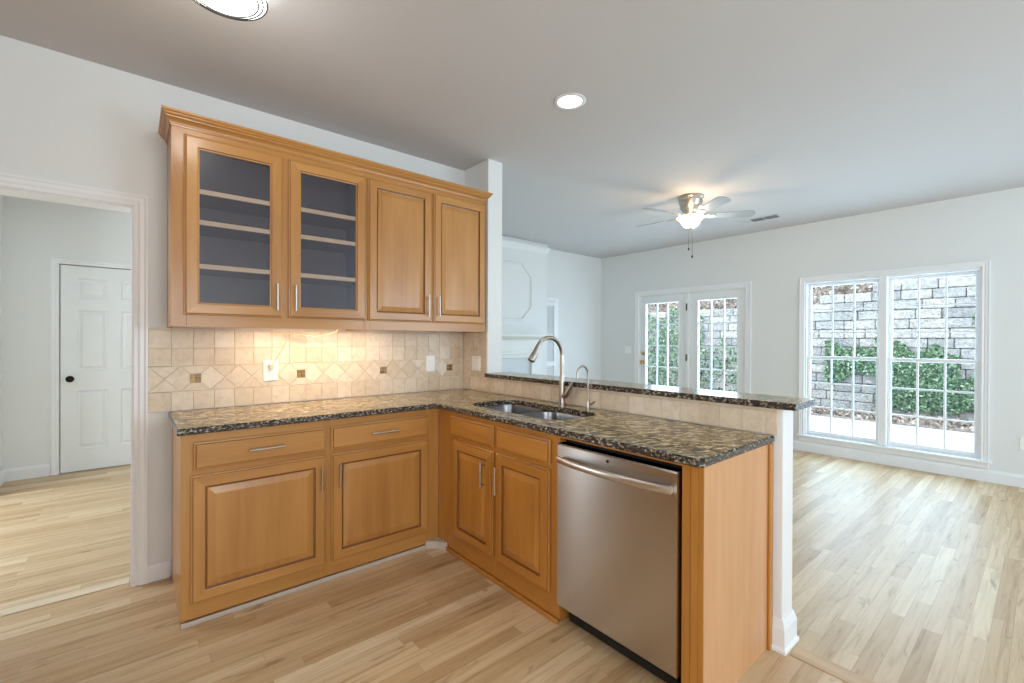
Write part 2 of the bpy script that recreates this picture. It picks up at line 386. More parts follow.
# cased opening to the hall
def casing_prof(wd=.065):
    return [(0, 0), (0, .012), (wd*.12, .017), (wd*.35, .014), (wd*.5, .018), (wd*.75, .018), (wd*.88, .022), (wd, .022), (wd, 0)]
def casing(fn, a0, a1, t0, t1, wd=.065, legs=True):
    """a0..a1 x t0..t1 is the opening; profile grows outward, mitred"""
    P = casing_prof(wd); rows = []
    for k in range(4):
        ring = []
        for o, d in P:
            pt = [(a0-o, t0), (a0-o, t1+o), (a1+o, t1+o), (a1+o, t0)][k]
            ring.append(fn(pt[0], pt[1], d))
        rows.append(ring)
    return MB().grid(rows, True, (True, True), smooth=False)
o = casing(lambda a, t, d: (a, -d, t), WL, WR, 0, DH).build('trim_1', 'trim_white'); struct(o, 'white moulded casing around the hall opening', 'door casing')
b = MB().box(WR-.006, WR+.0, -.002, .122, 0, DH).box(WL, WL+.012, -.002, .122, 0, DH).box(WL+.012, WR-.006, -.002, .122, DH-.008, DH)
struct(b.build('trim_2', 'trim_white'), 'white jamb lining inside the hall opening', 'door jamb')
struct(MB().box(WL, WR-.012, .045, .12, 0, .004, .002).build('trim_3', 'pale_strip'), 'pale wooden threshold board across the hall opening', 'threshold')
struct(MB().box(.0, .085, -5.9, -2.46, 0, .003, .001).build('trim_4', 'oak_strip'), 'oak threshold board running from the half wall end', 'threshold')

# hall door (six panels)
def six_panel(b, fn, a0, a1, t0, t1, th=.035):
    W = a1-a0; H = t1-t0; st = .115
    cols = [(a0+st, a0+W/2-.05), (a0+W/2+.05, a1-st)]
    rows = [(t0+.22, t0+.80), (t0+1.0, t0+1.60), (t0+1.72, t1-.12)]
    # slab front split around panels
    xs = [a0, cols[0][0], cols[0][1], cols[1][0], cols[1][1], a1]; zs = [t0, rows[0][0], rows[0][1], rows[1][0], rows[1][1], rows[2][0], rows[2][1], t1]
    for i in range(5):
        for j in range(7):
            r = (xs[i], xs[i+1], zs[j], zs[j+1])
            if i in (1, 3) and j in (1, 3, 5):
                b.rings(fn, r, [(0, th), (.012, th-.009), (.024, th-.009), (.042, th-.002)], 0, 0)
            else: b.face([fn(r[0], r[2], th), fn(r[1], r[2], th), fn(r[1], r[3], th), fn(r[0], r[3], th)])
    b.face([fn(a0, t0, 0), fn(a1, t0, 0), fn(a1, t1, 0), fn(a0, t1, 0)])
    for p, q in (((a0, t0), (a1, t0)), ((a1, t0), (a1, t1)), ((a1, t1), (a0, t1)), ((a0, t1), (a0, t0))):
        b.face([fn(*p, 0), fn(*q, 0), fn(*q, th), fn(*p, th)])
    bmesh.ops.remove_doubles(b.bm, verts=b.bm.verts, dist=1e-5)
    return b
d3 = sroot('door_3', (-2.265, YH, 0), 'white six panel hall door with a dark round knob', 'door')
fn = lambda a, t, d: (a, YH+.038-d, t)
six_panel(MB(), fn, -2.664, -1.872, .006, 2.046).build('door_panel', 'door_white', d3)
casing(lambda a, t, d: (a, YH-d*.8, t), -2.672, -1.864, 0, 2.054, .058).build('door_casing', 'trim_white', d3)
MB().lathe([(.0, 0), (.032, 0), (.032, -.006), (.011, -.010), (.010, -.03), (.018, -.036), (.027, -.046), (.028, -.056), (.020, -.066), (0.001, -.069)], (-2.598, YH+.003, .925), 'y', 24).build('door_knob', 'dark_bronze', d3)

# ------------------------------------------------------------------ east window (double, double-hung)
win = sroot('window_1', (XE, -2.005, .2), 'white double window of two six-over-six style sash pairs on the far wall', 'window')
fe = lambda a, t, d: (XE-d, a, t)
rows = []
P = casing_prof(.055)
for k in range(5):
    rows.append([fe(*[(wy0-o, wz0-o*0), (wy0-o, wz1+o), (wy1+o, wz1+o), (wy1+o, wz0), (wy1+o, wz0)][k], d) for o, d in P])
MB().grid(rows[:4], True, (True, True), smooth=False).build('window_casing', 'trim_white', win)
MB().box(XE-.045, XE+.05, wy0-.075, wy1+.075, wz0-.022, wz0, .005, 2).box(XE-.018, XE, wy0-.055, wy1+.055, wz0-.075, wz0-.022, .004).build('window_sill', 'trim_white', win)
ym = (wy0+wy1)/2
MB().box(XE-.012, XE+.12, ym-.034, ym+.034, wz0, wz1, .004).box(XE, XE+.13, wy0, wy0+.015, wz0, wz1).box(XE, XE+.13, wy1-.015, wy1, wz0, wz1).box(XE, XE+.13, wy0+.015, ym-.034, wz1-.025, wz1).box(XE, XE+.13, ym+.034, wy1-.015, wz1-.025, wz1).box(XE+.02, XE+.13, wy0+.015, ym-.034, wz0, wz0+.010).box(XE+.02, XE+.13, ym+.034, wy1-.015, wz0, wz0+.010).build('window_frame', 'trim_white', win)
def sash(y0, y1, z0, z1, xo, name, cols=3, rws=3, rail=.04, topr=.036, stile=.030, parent=win, mun=.018):
    b = MB(); x0, x1 = XE+xo, XE+xo+.032
    b.box(x0, x1, y0, y0+stile, z0, z1, .003).box(x0, x1, y1-stile, y1, z0, z1, .003).box(x0, x1, y0+stile, y1-stile, z0, z0+rail, .003).box(x0, x1, y0+stile, y1-stile, z1-topr, z1, .003)
    s_ = b.build(name, 'trim_white', parent)
    g0, g1, h0, h1 = y0+stile, y1-stile, z0+rail, z1-topr
    m = MB()
    for i in range(1, cols): c = g0+(g1-g0)*i/cols; m.box(x0+.006, x1-.006, c-mun/2, c+mun/2, h0, h1, .003)
    for i in range(1, rws): c = h0+(h1-h0)*i/rws; m.box(x0+.0065, x1-.0065, g0, g1, c-mun/2, c+mun/2, .003)
    m.build('muntins', 'trim_white', s_)
    MB().box((x0+x1)/2-.002, (x0+x1)/2+.002, g0, g1, h0, h1).build('glass_pane', 'window_glass', s_)
    return s_
zmid = 1.13
for a0, a1 in ((ym+.036, wy1-.017), (wy0+.017, ym-.036)):
    sash(a0, a1, zmid-.02, wz1-.027, .075, 'upper_sash')
    sash(a0, a1, wz0+.012, zmid+.02, .038, 'lower_sash', rail=.042)

# ------------------------------------------------------------------ french doors
fd = sroot('door_1', (XE, .68, 0), 'left french door with a brass knob and fifteen glass panes', 'door')
fd2 = sroot('door_2', (XE, -.18, 0), 'right french door with fifteen glass panes, nearer the window', 'door')
def french(y0, y1, g0, g1, root):
    z0, z1 = .012, 2.025; gz0, gz1 = .26, 1.905
    b = MB(); x0, x1 = XE+.02, XE+.062
    b.box(x0, x1, y0, g0, z0, z1, .002).box(x0, x1, g1, y1, z0, z1, .002).box(x0, x1, g0, g1, z0, gz0, .002).box(x0, x1, g0, g1, gz1, z1, .002)
    b.rings(lambda a, t, d: (XE+.02-d, a, t), (g0-.02, g1+.02, gz0-.02, gz1+.02), [(0, 0), (.004, .01), (.016, .01), (.02, 0), (.02, -.01)], 0, 0, cap=False)
    d_ = b.build('door_leaf', 'door_white', root)
    m = MB()
    for i in (1, 2): c = g0+(g1-g0)*i/3; m.box(x0+.006, x1-.006, c-.009, c+.009, gz0, gz1, .003)
    for i in range(1, 5): c = gz0+(gz1-gz0)*i/5; m.box(x0+.0065, x1-.0065, g0, g1, c-.009, c+.009, .003)
    m.build('muntins', 'trim_white', root)
    MB().box(x0+.019, x0+.023, g0, g1, gz0, gz1).build('glass_pane', 'window_glass', root)
french(.272, 1.045, .40, .95, fd); french(-.555, .215, -.455, .088, fd2)
kb = MB().lathe([(.0, 0), (.03, 0), (.03, -.006), (.011, -.012), (.010, -.03), (.024, -.04), (.028, -.052), (.02, -.064), (.001, -.067)], (XE+.02, 1.0, .985), 'x', 24); kb.build('door_knob', 'brass', fd)
MB().lathe([(.0, 0), (.028, 0), (.028, -.012), (.012, -.016), (.012, -.02), (.001, -.021)], (XE+.02, 1.0, 1.12), 'x', 24).build('deadbolt', 'brass', fd)
for z in (.25, 1.08, 1.82): MB().tube([(XE-.004, .256, z-.05), (XE-.004, .256, z+.05)], .009, 10).box(XE+.001, XE+.02, .249, .265, z-.047, z+.047).build('hinge', 'dark_bronze', fd)
o = casing(fe, dy0, dy1, 0, dz1, .07).build('trim_5', 'trim_white'); struct(o, 'white casing around the pair of french doors', 'door casing')
struct(MB().box(XE-.002, XE+.12, .217, .27, 0, dz1-.01, .002).box(XE, XE+.13, dy0, dy0+.018, 0, dz1).box(XE, XE+.13, dy1-.018, dy1, 0, dz1).box(XE, XE+.13, dy0+.018, dy1-.018, dz1-.014, dz1).box(XE+.005, XE+.13, dy0+.018, dy1-.018, 0, .011).build('trim_6', 'trim_white'), 'white centre post and jambs between the french doors', 'door jamb')

# narrow louvred panel beside the chimney breast
lv = sroot('door_4', (2.8, YB, 0), 'narrow white louvred door beside the chimney breast', 'door')
fl = lambda a, t, d: (a, YB-d, t)
casing(fl, 2.62, 2.945, 0, 1.93, .062).build('door_casing', 'trim_white', lv)
b = MB().box(2.622, 2.662, YB-.028, YB-.002, .02, 1.925, .002).box(2.903, 2.943, YB-.028, YB-.002, .02, 1.925, .002)
for z0, z1 in ((.02, .12), (.93, 1.0), (1.86, 1.925)): b.box(2.662, 2.903, YB-.028, YB-.002, z0, z1, .002)
b.build('door_frame', 'trim_white', lv)
b = MB()
for z0, z1 in ((.13, .92), (1.01, 1.85)):
    n = int((z1-z0)/.035)
    for i in range(n):
        z = z0+(z1-z0)*(i+.5)/n
        b.face([(2.662, YB-.005, z+.014), (2.903, YB-.005, z+.014), (2.903, YB-.025, z-.012), (2.662, YB-.025, z-.012)])
        b.face([(2.662, YB-.008, z+.009), (2.903, YB-.008, z+.009), (2.903, YB-.025, z-.017), (2.662, YB-.025, z-.017)])
b.build('louvres', 'trim_white', lv)

# ------------------------------------------------------------------ fireplace surround on the breast
FY = 1.62
fp = thing('fireplace_mantel', (1.43, FY, 0), 'white fireplace mantel with octagonal moulding panel above it', 'fireplace')
xc = 1.43; hx = 2.265-xc
def octo(i):     # octagon outline, inset i
    x0, x1, z0, z1, c = xc-hx+i, xc+hx-i, 1.60+i, 2.415-i, .17
    return [(x0+c, z0), (x1-c, z0), (x1, z0+c), (x1, z1-c), (x1-c, z1), (x0+c, z1), (x0, z1-c), (x0, z0+c)]
b = MB(); pr = [(0, 0), (.004, .012), (.012, .018), (.022, .018), (.03, .010), (.034, .0)]
rg = [[(x, FY-d, z) for x, z in octo(i)] for i, d in pr]
b.grid(rg, True, (False, False), smooth=False); b.build('panel_moulding', 'mantel_white', fp)
cr = [(0, 2.59), (.012, 2.59), (.016, 2.605), (.03, 2.62), (.05, 2.66), (.055, 2.68), (0, 2.68)]
MB().prism(cr, lambda p, z, d: (d, FY-p, z), .15, 2.568).build('crown_strip', 'mantel_white', fp)
ms = [(0, 1.33), (.10, 1.33), (.11, 1.345), (.15, 1.36), (.17, 1.375), (.18, 1.38), (.18, 1.41), (0, 1.41)]
MB().prism(ms, lambda p, z, d: (d, FY-p, z), .35, 2.50).build('mantel_shelf', 'mantel_white', fp)
MB().box(.45, 2.40, FY-.07, FY, 1.08, 1.33, .004).box(.45, .68, FY-.07, FY, 0, 1.08, .004).box(2.20, 2.40, FY-.07, FY, 0, 1.08, .004).box(.5, 2.35, FY-.085, FY-.07, 1.13, 1.17, .004).build('surround', 'mantel_white', fp)
MB().box(.68, 2.20, FY-.03, FY, .76, 1.08).box(.68, .92, FY-.03, FY, 0, .76).box(1.96, 2.20, FY-.03, FY, 0, .76).build('slate_slip', 'firebox_slate', fp)
MB().box(.92, 1.96, FY-.02, FY-.002, .02, .76, .004).build('firebox_screen', 'black_plastic', fp)

# ------------------------------------------------------------------ cabinet doors and handles
def panel_door(fn, rect, name, mats, parent):
    b = MB()
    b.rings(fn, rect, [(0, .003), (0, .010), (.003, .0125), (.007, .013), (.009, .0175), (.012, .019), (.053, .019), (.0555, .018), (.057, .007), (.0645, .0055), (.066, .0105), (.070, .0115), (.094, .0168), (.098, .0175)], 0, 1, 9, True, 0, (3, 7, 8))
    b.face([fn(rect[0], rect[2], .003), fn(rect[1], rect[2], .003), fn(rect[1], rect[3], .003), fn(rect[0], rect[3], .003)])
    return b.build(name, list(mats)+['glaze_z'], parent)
def slab(fn, rect, name, mats, parent):
    b = MB()
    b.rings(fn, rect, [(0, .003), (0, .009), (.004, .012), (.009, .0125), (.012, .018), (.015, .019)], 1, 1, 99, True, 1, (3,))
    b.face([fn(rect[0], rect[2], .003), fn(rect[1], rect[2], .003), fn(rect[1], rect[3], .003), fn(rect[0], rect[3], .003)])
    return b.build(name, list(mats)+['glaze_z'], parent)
def handle(fn, a, t, L, vert, parent):
    """bar pull centred at (a,t)"""
    b = MB(); h = L/2
    if vert:
        b.tube([fn(a, t-h, .042), fn(a, t+h, .042)], .006, 10)
        for s in (-1, 1): b.tube([fn(a, t+s*h*.72, .017), fn(a, t+s*h*.72, .042)], .0042, 8)
    else:
        b.tube([fn(a-h, t, .042), fn(a+h, t, .042)], .006, 10)
        for s in (-1, 1): b.tube([fn(a+s*h*.72, t, .017), fn(a+s*h*.72, t, .042)], .0042, 8)
    return b.build('handle', 'nickel', parent)

# ------------------------------------------------------------------ base cabinet on the wall run
CT = .889                        # underside of worktop
YF = -.605; fa = lambda a, t, d: (a, YF-d, t)
bc = thing('base_cabinet', (-1.32, -.3, 0), 'maple base cabinet under the wall worktop with two drawers and two doors', 'cabinet')
BL = -1.958
b = MB().box(BL, BL+.018, YF+.0205, -.003, 0, CT, 0, mi=0).box(-.66, -.642, YF+.02, -.003, 0, CT, mi=0).box(BL+.018, -.66, -.02, -.003, 0, CT, mi=0).box(BL+.018, -.66, YF+.02, -.02, .03, .05, mi=1)
b.build('body', ['maple_z', 'maple_x'], bc)
b = MB()
b.box(BL, -1.90, YF, YF+.02, .025, CT, .001, mi=0).box(-1.325, -1.277, YF, YF+.02, .025, CT, .001, mi=0).box(-.70, -.6005, YF, YF+.02, .025, CT, .001, mi=0)
for z0, z1 in ((.025, .115), (.675, .73), (.835, CT)):
    b.box(-1.90, -1.325, YF+.0005, YF+.02, z0, z1, mi=1).box(-1.277, -.70, YF+.0005, YF+.02, z0, z1, mi=1)
b.build('face_frame', ['maple_z', 'maple_x'], bc)
MB().box(-1.90, -1.325, YF+.018, YF+.0195, .115, .835).box(-1.277, -.70, YF+.018, YF+.0195, .115, .835).build('dust_panel', 'maple_z', bc)
for a0, a1 in ((-1.912, -1.314), (-1.289, -.684)):
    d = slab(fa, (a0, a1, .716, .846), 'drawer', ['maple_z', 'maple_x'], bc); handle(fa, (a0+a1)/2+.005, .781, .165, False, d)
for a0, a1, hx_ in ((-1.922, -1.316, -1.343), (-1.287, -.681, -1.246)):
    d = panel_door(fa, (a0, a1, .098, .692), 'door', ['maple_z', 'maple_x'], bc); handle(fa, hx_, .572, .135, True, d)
MB().box(BL, -.702, YF-.016, YF, 0, .022, .005, 2, mi=0).build('shoe_moulding', 'shoe_grey', bc)['label'] = 'pale grey shoe moulding'

# ------------------------------------------------------------------ sink base and peninsula end
XF = -.600; fpn = lambda a, t, d: (XF-d, a, t)
sb = thing('sink_base_cabinet', (-.3, -1.15, 0), 'honey maple sink cabinet in the peninsula with two doors and false drawer fronts', 'cabinet')
HM = ['honey_z', 'honey_y']
MB().box(-.02, -.014, -1.685, -.64, 0, CT, mi=0).box(XF+.02, -.02, -1.685, -1.668, 0, CT, mi=0).box(XF+.02, -.02, -.66, -.645, 0, CT, mi=0).box(XF+.02, -.02, -1.668, -.66, .03, .05, mi=1).build('body', HM, sb)
b = MB().box(XF, XF+.02, -.798, -.6055, .022, CT, .001, mi=0).box(XF, XF+.02, -1.225, -1.192, .022, CT, .001, mi=0).box(XF, XF+.02, -1.69, -1.625, .022, CT, .001, mi=0)
for z0, z1 in ((.022, .14), (.70, .745), (.842, CT)):
    b.box(XF+.0005, XF+.02, -1.192, -.798, z0, z1, mi=1).box(XF+.0005, XF+.02, -1.625, -1.225, z0, z1, mi=1)
b.build('face_frame', HM, sb)
MB().box(XF+.018, XF+.0195, -1.192, -.798, .14, .842).box(XF+.018, XF+.0195, -1.625, -1.225, .14, .842).build('dust_panel', 'honey_z', sb)
for a0, a1 in ((-1.197, -.765), (-1.638, -1.227)):
    slab(fpn, (a0, a1, .735, .853), 'false_drawer_front', HM, sb)
for a0, a1, hy in ((-1.197, -.790, -1.118), (-1.634, -1.222, -1.248)):
    a1 = a1; d = panel_door(fpn, (a0, a1, .125, .712), 'door', HM, sb); handle(fpn, hy if hy > -1.2 else -1.250, .57, .15, True, d)
MB().box(XF-.016, XF, -1.69, -.717, 0, .022, .005, 2).build('shoe_moulding', 'honey_y', sb)
# corner plinth at the inside corner
b = MB().prism([(-.70, YF-.001), (-.70, YF-.014), (-.655, YF-.045), (-.640, YF-.062), (XF-.014, -.715), (XF-.001, -.715), (XF-.001, YF-.001)], lambda x, y, z: (x, y, z), 0, .045)
tag(b.build('corner_plinth', 'shoe_grey'), 'small pale angled plinth block at the inside corner of the base cabinets', 'plinth')

pe = thing('peninsula_end_panel', (-.3, -2.35, 0), 'maple end panel and stile right of the dishwasher', 'cabinet panel')
MB().box(XF+.0, -.006, -2.385, -2.368, 0, CT, .001).build('side_panel', 'endpanel_z', pe)['label'] = 'pale maple veneer side panel'
MB().box(XF-.004, XF+.018, -2.3675, -2.338, 0, CT, .003).box(XF-.004, XF+.0, -2.388, -2.3675, 0, CT, .0015).box(XF, XF+.018, -2.337, -2.303, 0, CT, .002).build('stile', 'honey_z', pe)
MB().box(-.040, -.008, -2.397, -2.3852, 0, CT-.002, .003).build('corner_strip', 'honey_z', pe)
MB().box(XF+.02, -.03, -2.366, -2.35, .0, CT).box(XF+.02, XF+.04, -2.30, -1.69, .868, CT).build('support_rail', 'honey_y', pe)
MB().box(XF+.0, XF+.02, -2.303, -1.69, .872, CT, .001).build('top_rail', 'honey_y', pe)

# ------------------------------------------------------------------ dishwasher
dw = thing('dishwasher', (-.32, -2.0, 0), 'stainless steel dishwasher with curved bar handle in the peninsula', 'dishwasher')
MB().box(XF+.035, -.05, -2.298, -1.70, .09, .862, .002).build('tub_body', 'black_plastic', dw)
MB().box(XF+.06, XF+.075, -2.298, -1.70, .0, .09).box(XF+.04, XF+.06, -2.27, -1.72, .012, .05, .004).build('toe_kick', 'black_plastic', dw)
b = MB(); xo = XF-.022
prof = [(xo+.05, .100), (xo+.006, .100), (xo, .106), (xo, .845), (xo+.006, .851), (xo+.05, .851)]
b.prism(prof, lambda x, z, y: (x, y, z), -2.296, -1.698)
b.build('door', 'brushed_steel', dw)
b = MB(); n = 24; rg = []
for i in range(n+1):
    s_ = i/n; y = -1.716-(.566)*s_; bow = .030*math.sin(math.pi*s_)**.7 if 0 < s_ < 1 else 0
    cxh = xo-.018-bow; zz = .785
    rg.append([(cxh+.010*math.cos(a), y, zz+.0165*math.sin(a)) for a in [2*math.pi*k/12 for k in range(12)]])
b.grid(rg); b.box(xo-.018, xo+.001, -1.738, -1.722, .773, .797, .003).box(xo-.018, xo+.001, -2.282, -2.266, .773, .797, .003)
b.build('handle', 'satin_steel', dw)
MB().lathe([(.0005, .0), (.007, 0), (.007, -.0012), (.0005, -.0012)], (xo, -1.985, .826), 'x', 16).build('badge', 'steel_dark', dw)

# ------------------------------------------------------------------ worktop with sink cutout
def rrect(x0, x1, y0, y1, r, n=6):
    pts = []
    for cx_, cy_, a in ((x1-r, y1-r, 0), (x0+r, y1-r, 90), (x0+r, y0+r, 180), (x1-r, y0+r, 270)):
        for k in range(n+1): t_ = R(a+90*k/n); pts.append((cx_+r*math.cos(t_), cy_+r*math.sin(t_)))
    return pts
def worktop():
    b = MB(); bm = b.bm; zt, zb = .920, .889
    XFc, YFc, XL, YE = -.637, -.645, -1.975, -2.399
    outer = [(XL, -.009), (XL, YFc)]
    for k in range(9):
        t_ = R(90-90*k/8); c0 = (XFc-.04, YFc-.04); outer.append((c0[0]+.04*math.cos(t_), c0[1]+.04*math.sin(t_)))
    outer += [(XFc, YE+.018), (XFc+.018, YE), (-.0075, YE), (-.0075, -.009)]
    hole = rrect(-.505, -.135, -1.58, -.775, .11, 7)
    def loop(pts, z): return [bm.verts.new((x, y, z)) for x, y in pts]
    jit = {}
    def inset(pts, d):
        out = []; n = len(pts)
        for i, p in enumerate(pts):
            a = Vector(pts[i-1]); c = Vector(p); e = Vector(pts[(i+1) % n]); d1 = (c-a).normalized(); d2 = (e-c).normalized()
            nn = Vector((-d1.y-d2.y, d1.x+d2.x)); nn = nn/max(nn.length, 1e-6); k = 1/max(.4, nn.dot(Vector((-d1.y, d1.x))))
            out.append(tuple(c+nn*d*k))
        return out
    area2 = sum(outer[i-1][0]*outer[i][1]-outer[i][0]*outer[i-1][1] for i in range(len(outer)))
    sg = 1 if area2 > 0 else -1
    o1 = loop(inset(outer, sg*.006), zt); o2 = loop(outer, zt-.006); o3 = loop(outer, zb+.004); o4 = loop(inset(outer, sg*.004), zb)
    h1 = loop(hole, zt); h2 = loop(hole, zb)
    def strip(a, c, mi=0):
        for i in range(len(a)): j = (i+1) % len(a); bm.faces.new((a[i], a[j], c[j], c[i])).material_index = mi
    strip(o1, o2, 1); strip(o2, o3, 1); strip(o3, o4, 1); strip(h1, h2, 1)
    for oo, hh in ((o1, h1), (o4, h2)):
        es = []
        for lp in (oo, hh):
            for i in range(len(lp)): es.append(bm.edges.get((lp[i-1], lp[i])) or bm.edges.new((lp[i-1], lp[i])))
        bmesh.ops.triangle_fill(bm, edges=es, use_beauty=True)
    return b.build('worktop', ['granite', 'granite_edge'])
tag(worktop(), 'L-shaped brown speckled granite worktop with a sink cutout', 'worktop')

bt = MB(); bt.box(-.035, .218, -2.488, -.337, 1.038, 1.068, .004, 2, mi=1)
for f in bt.bm.faces:
    if abs(f.normal.z) > .9: f.material_index = 0
bm_ = bt; bmesh.ops.recalc_face_normals(bt.bm, faces=bt.bm.faces)
for f in bt.bm.faces:
    if abs(f.normal.z) > .9: f.material_index = 0
tag(bt.build('bar_top', ['granite', 'granite_edge']), 'raised narrow granite bar top on the half wall', 'bar top')

# ------------------------------------------------------------------ sink
sk = thing('kitchen_sink', (-.32, -1.16, .70), 'undermount stainless double bowl sink in the granite worktop', 'sink')
def bowl(x0, x1, y0, y1, depth, name):
    b = MB(); zt = .8885
    lev = [(-.012, zt), (0, zt), (.004, zt-.02), (.010, zt-depth+.045), (.022, zt-depth+.015), (.05, zt-depth)]
    rg = [[(x, y, z) for x, y in rrect(x0+i, x1-i, y0+i, y1-i, max(.03, .085-i*.5), 6)] for i, z in lev]
    b.grid(rg, True, (False, True))
    rg2 = [[(x, y, z) for x, y in rrect(x0+i-.002, x1-i+.002, y0+i-.002, y1-i+.002, max(.03, .085-i*.5), 6)] for i, z in [(0, zt-.002), (.01, zt-depth+.043), (.022, zt-depth+.012), (.05, zt-depth-.002)]]
    b.grid(rg2, True, (False, True))
    o = b.build(name, 'sink_steel', sk)
    cx_, cy_ = (x0+x1)/2, (y0+y1)/2
    MB().lathe([(.001, .001), (.03, .001), (.036, .004), (.044, .004), (.046, 0.0005)], (cx_, cy_, zt-depth+.0005), 'z', 24).build('drain', 'nickel', o)
bowl(-.495, -.145, -1.145, -.785, .20, 'bowl'); bowl(-.495, -.155, -1.572, -1.170, .17, 'bowl')

# ------------------------------------------------------------------ faucets
fc = thing('kitchen_faucet', (-.066, -1.19, .92), 'tall brushed nickel gooseneck faucet with pull-down head behind the sink', 'faucet')
fx, fy = -.060, -1.19
MB().lathe([(.0, 0), (.027, 0), (.027, .006), (.021, .010), (.019, .05), (.0185, .12), (.0165, .16), (.014, .19), (.0, .19)], (fx, fy, .9205), 'z', 28).build('base_column', 'faucet_nickel', fc)
pts = [(fx, fy, 1.10), (fx, fy, 1.16), (fx, fy, 1.215)]
rr = .114
for k in range(0, 19): a = R(152*k/18); pts.append((fx-rr+rr*math.cos(a), fy, 1.229+rr*math.sin(a)))
MB().tube(pts, [.0135]*3+[.0125]*(len(pts)-3), 16).build('gooseneck', 'faucet_nickel', fc)
e = Vector(pts[-1]); dr = (Vector(pts[-1])-Vector(pts[-2])).normalized()
sh = MB().tube([e-dr*.002, e+dr*.02, e+dr*.05, e+dr*.088, e+dr*.093], [.0145, .015, .018, .022, .020], 18).build('spray_head', 'faucet_nickel', fc)
mid = e+dr*.045; nrm = Vector((dr.z, 0, -dr.x)); nrm = nrm if nrm.x > 0 else -nrm
MB().tube([mid+nrm*.016-dr*.018, mid+nrm*.019, mid+nrm*.0205+dr*.02], .006, 8).build('spray_button', 'black_plastic', sh)
MB().tube([(fx, fy-.012, .975), (fx, fy-.030, .985), (fx, fy-.044, .995)], [.017, .019, .018], 16).tube([(fx, fy-.038, .992), (fx+.004, fy-.058, 1.02), (fx+.006, fy-.075, 1.052), (fx+.006, fy-.082, 1.07)], [.016, .014, .011, .008], 12).build('lever', 'faucet_nickel', fc)
ff = thing('filter_faucet', (-.083, -1.42, .92), 'small slim gooseneck water tap right of the tall faucet', 'faucet')
gx, gy = -.083, -1.42
MB().lathe([(0, 0), (.019, 0), (.019, .004), (.012, .008), (.011, .05), (.008, .06), (0, .06)], (gx, gy, .9205), 'z', 20).build('base_column', 'faucet_nickel', ff)
pts = [(gx, gy, .97), (gx, gy, 1.13)]+[(gx-.047+.047*math.cos(R(k*10)), gy, 1.13+.047*math.sin(R(k*10))) for k in range(1, 20)]+[(gx-.0965, gy, 1.108)]
MB().tube(pts, .0062, 10).build('gooseneck', 'faucet_nickel', ff)
MB().tube([(gx, gy, .952), (gx+.004, gy-.022, .956), (gx+.006, gy-.046, .972)], [.007, .006, .0045], 8).build('lever', 'faucet_nickel', ff)

# ------------------------------------------------------------------ backsplash tiles
def tile_poly(b, fn, poly, mi=0, gap=.0011, th=.006, bev=.0012):
    n = len(poly); A = sum(poly[i-1][0]*poly[i][1]-poly[i][0]*poly[i-1][1] for i in range(n)); sg = 1 if A > 0 else -1
    def ins(d):
        out = []
        for i in range(n):
            a, c, e_ = Vector(poly[i-1]), Vector(poly[i]), Vector(poly[(i+1) % n]); d1 = (c-a).normalized(); d2 = (e_-c).normalized()
            n1 = Vector((-d1.y, d1.x)); nn = n1+Vector((-d2.y, d2.x)); nn.normalize(); out.append(c+nn*sg*d/max(.35, nn.dot(n1)))
        return out
    A_, B_, C_ = ins(gap), ins(gap), ins(gap+bev)
    rg = [[fn(p.x, p.y, .001) for p in A_], [fn(p.x, p.y, th-bev) for p in B_], [fn(p.x, p.y, th) for p in C_]]
    b.grid(rg, True, (False, True), mi, smooth=False)
def clip(poly, a0, a1):
    def cl(pl, keep, x):
        out = []
        for i in range(len(pl)):
            p, q = pl[i-1], pl[i]; kp, kq = keep(p[0]), keep(q[0])
            if kp != kq: t_ = (x-p[0])/(q[0]-p[0]); out.append((x, p[1]+(q[1]-p[1])*t_))
            if kq: out.append(q)
        return out
    poly = cl(poly, lambda v: v >= a0-1e-9, a0)
    if len(poly) >= 3: poly = cl(poly, lambda v: v <= a1+1e-9, a1)
    o = []
    for p in poly:
        if not o or (Vector(p)-Vector(o[-1])).length > 1e-4: o.append(p)
    if len(o) > 1 and (Vector(o[0])-Vector(o[-1])).length < 1e-4: o.pop()
    return o if len(o) >= 3 and max(p[0] for p in o)-min(p[0] for p in o) > .008 else None
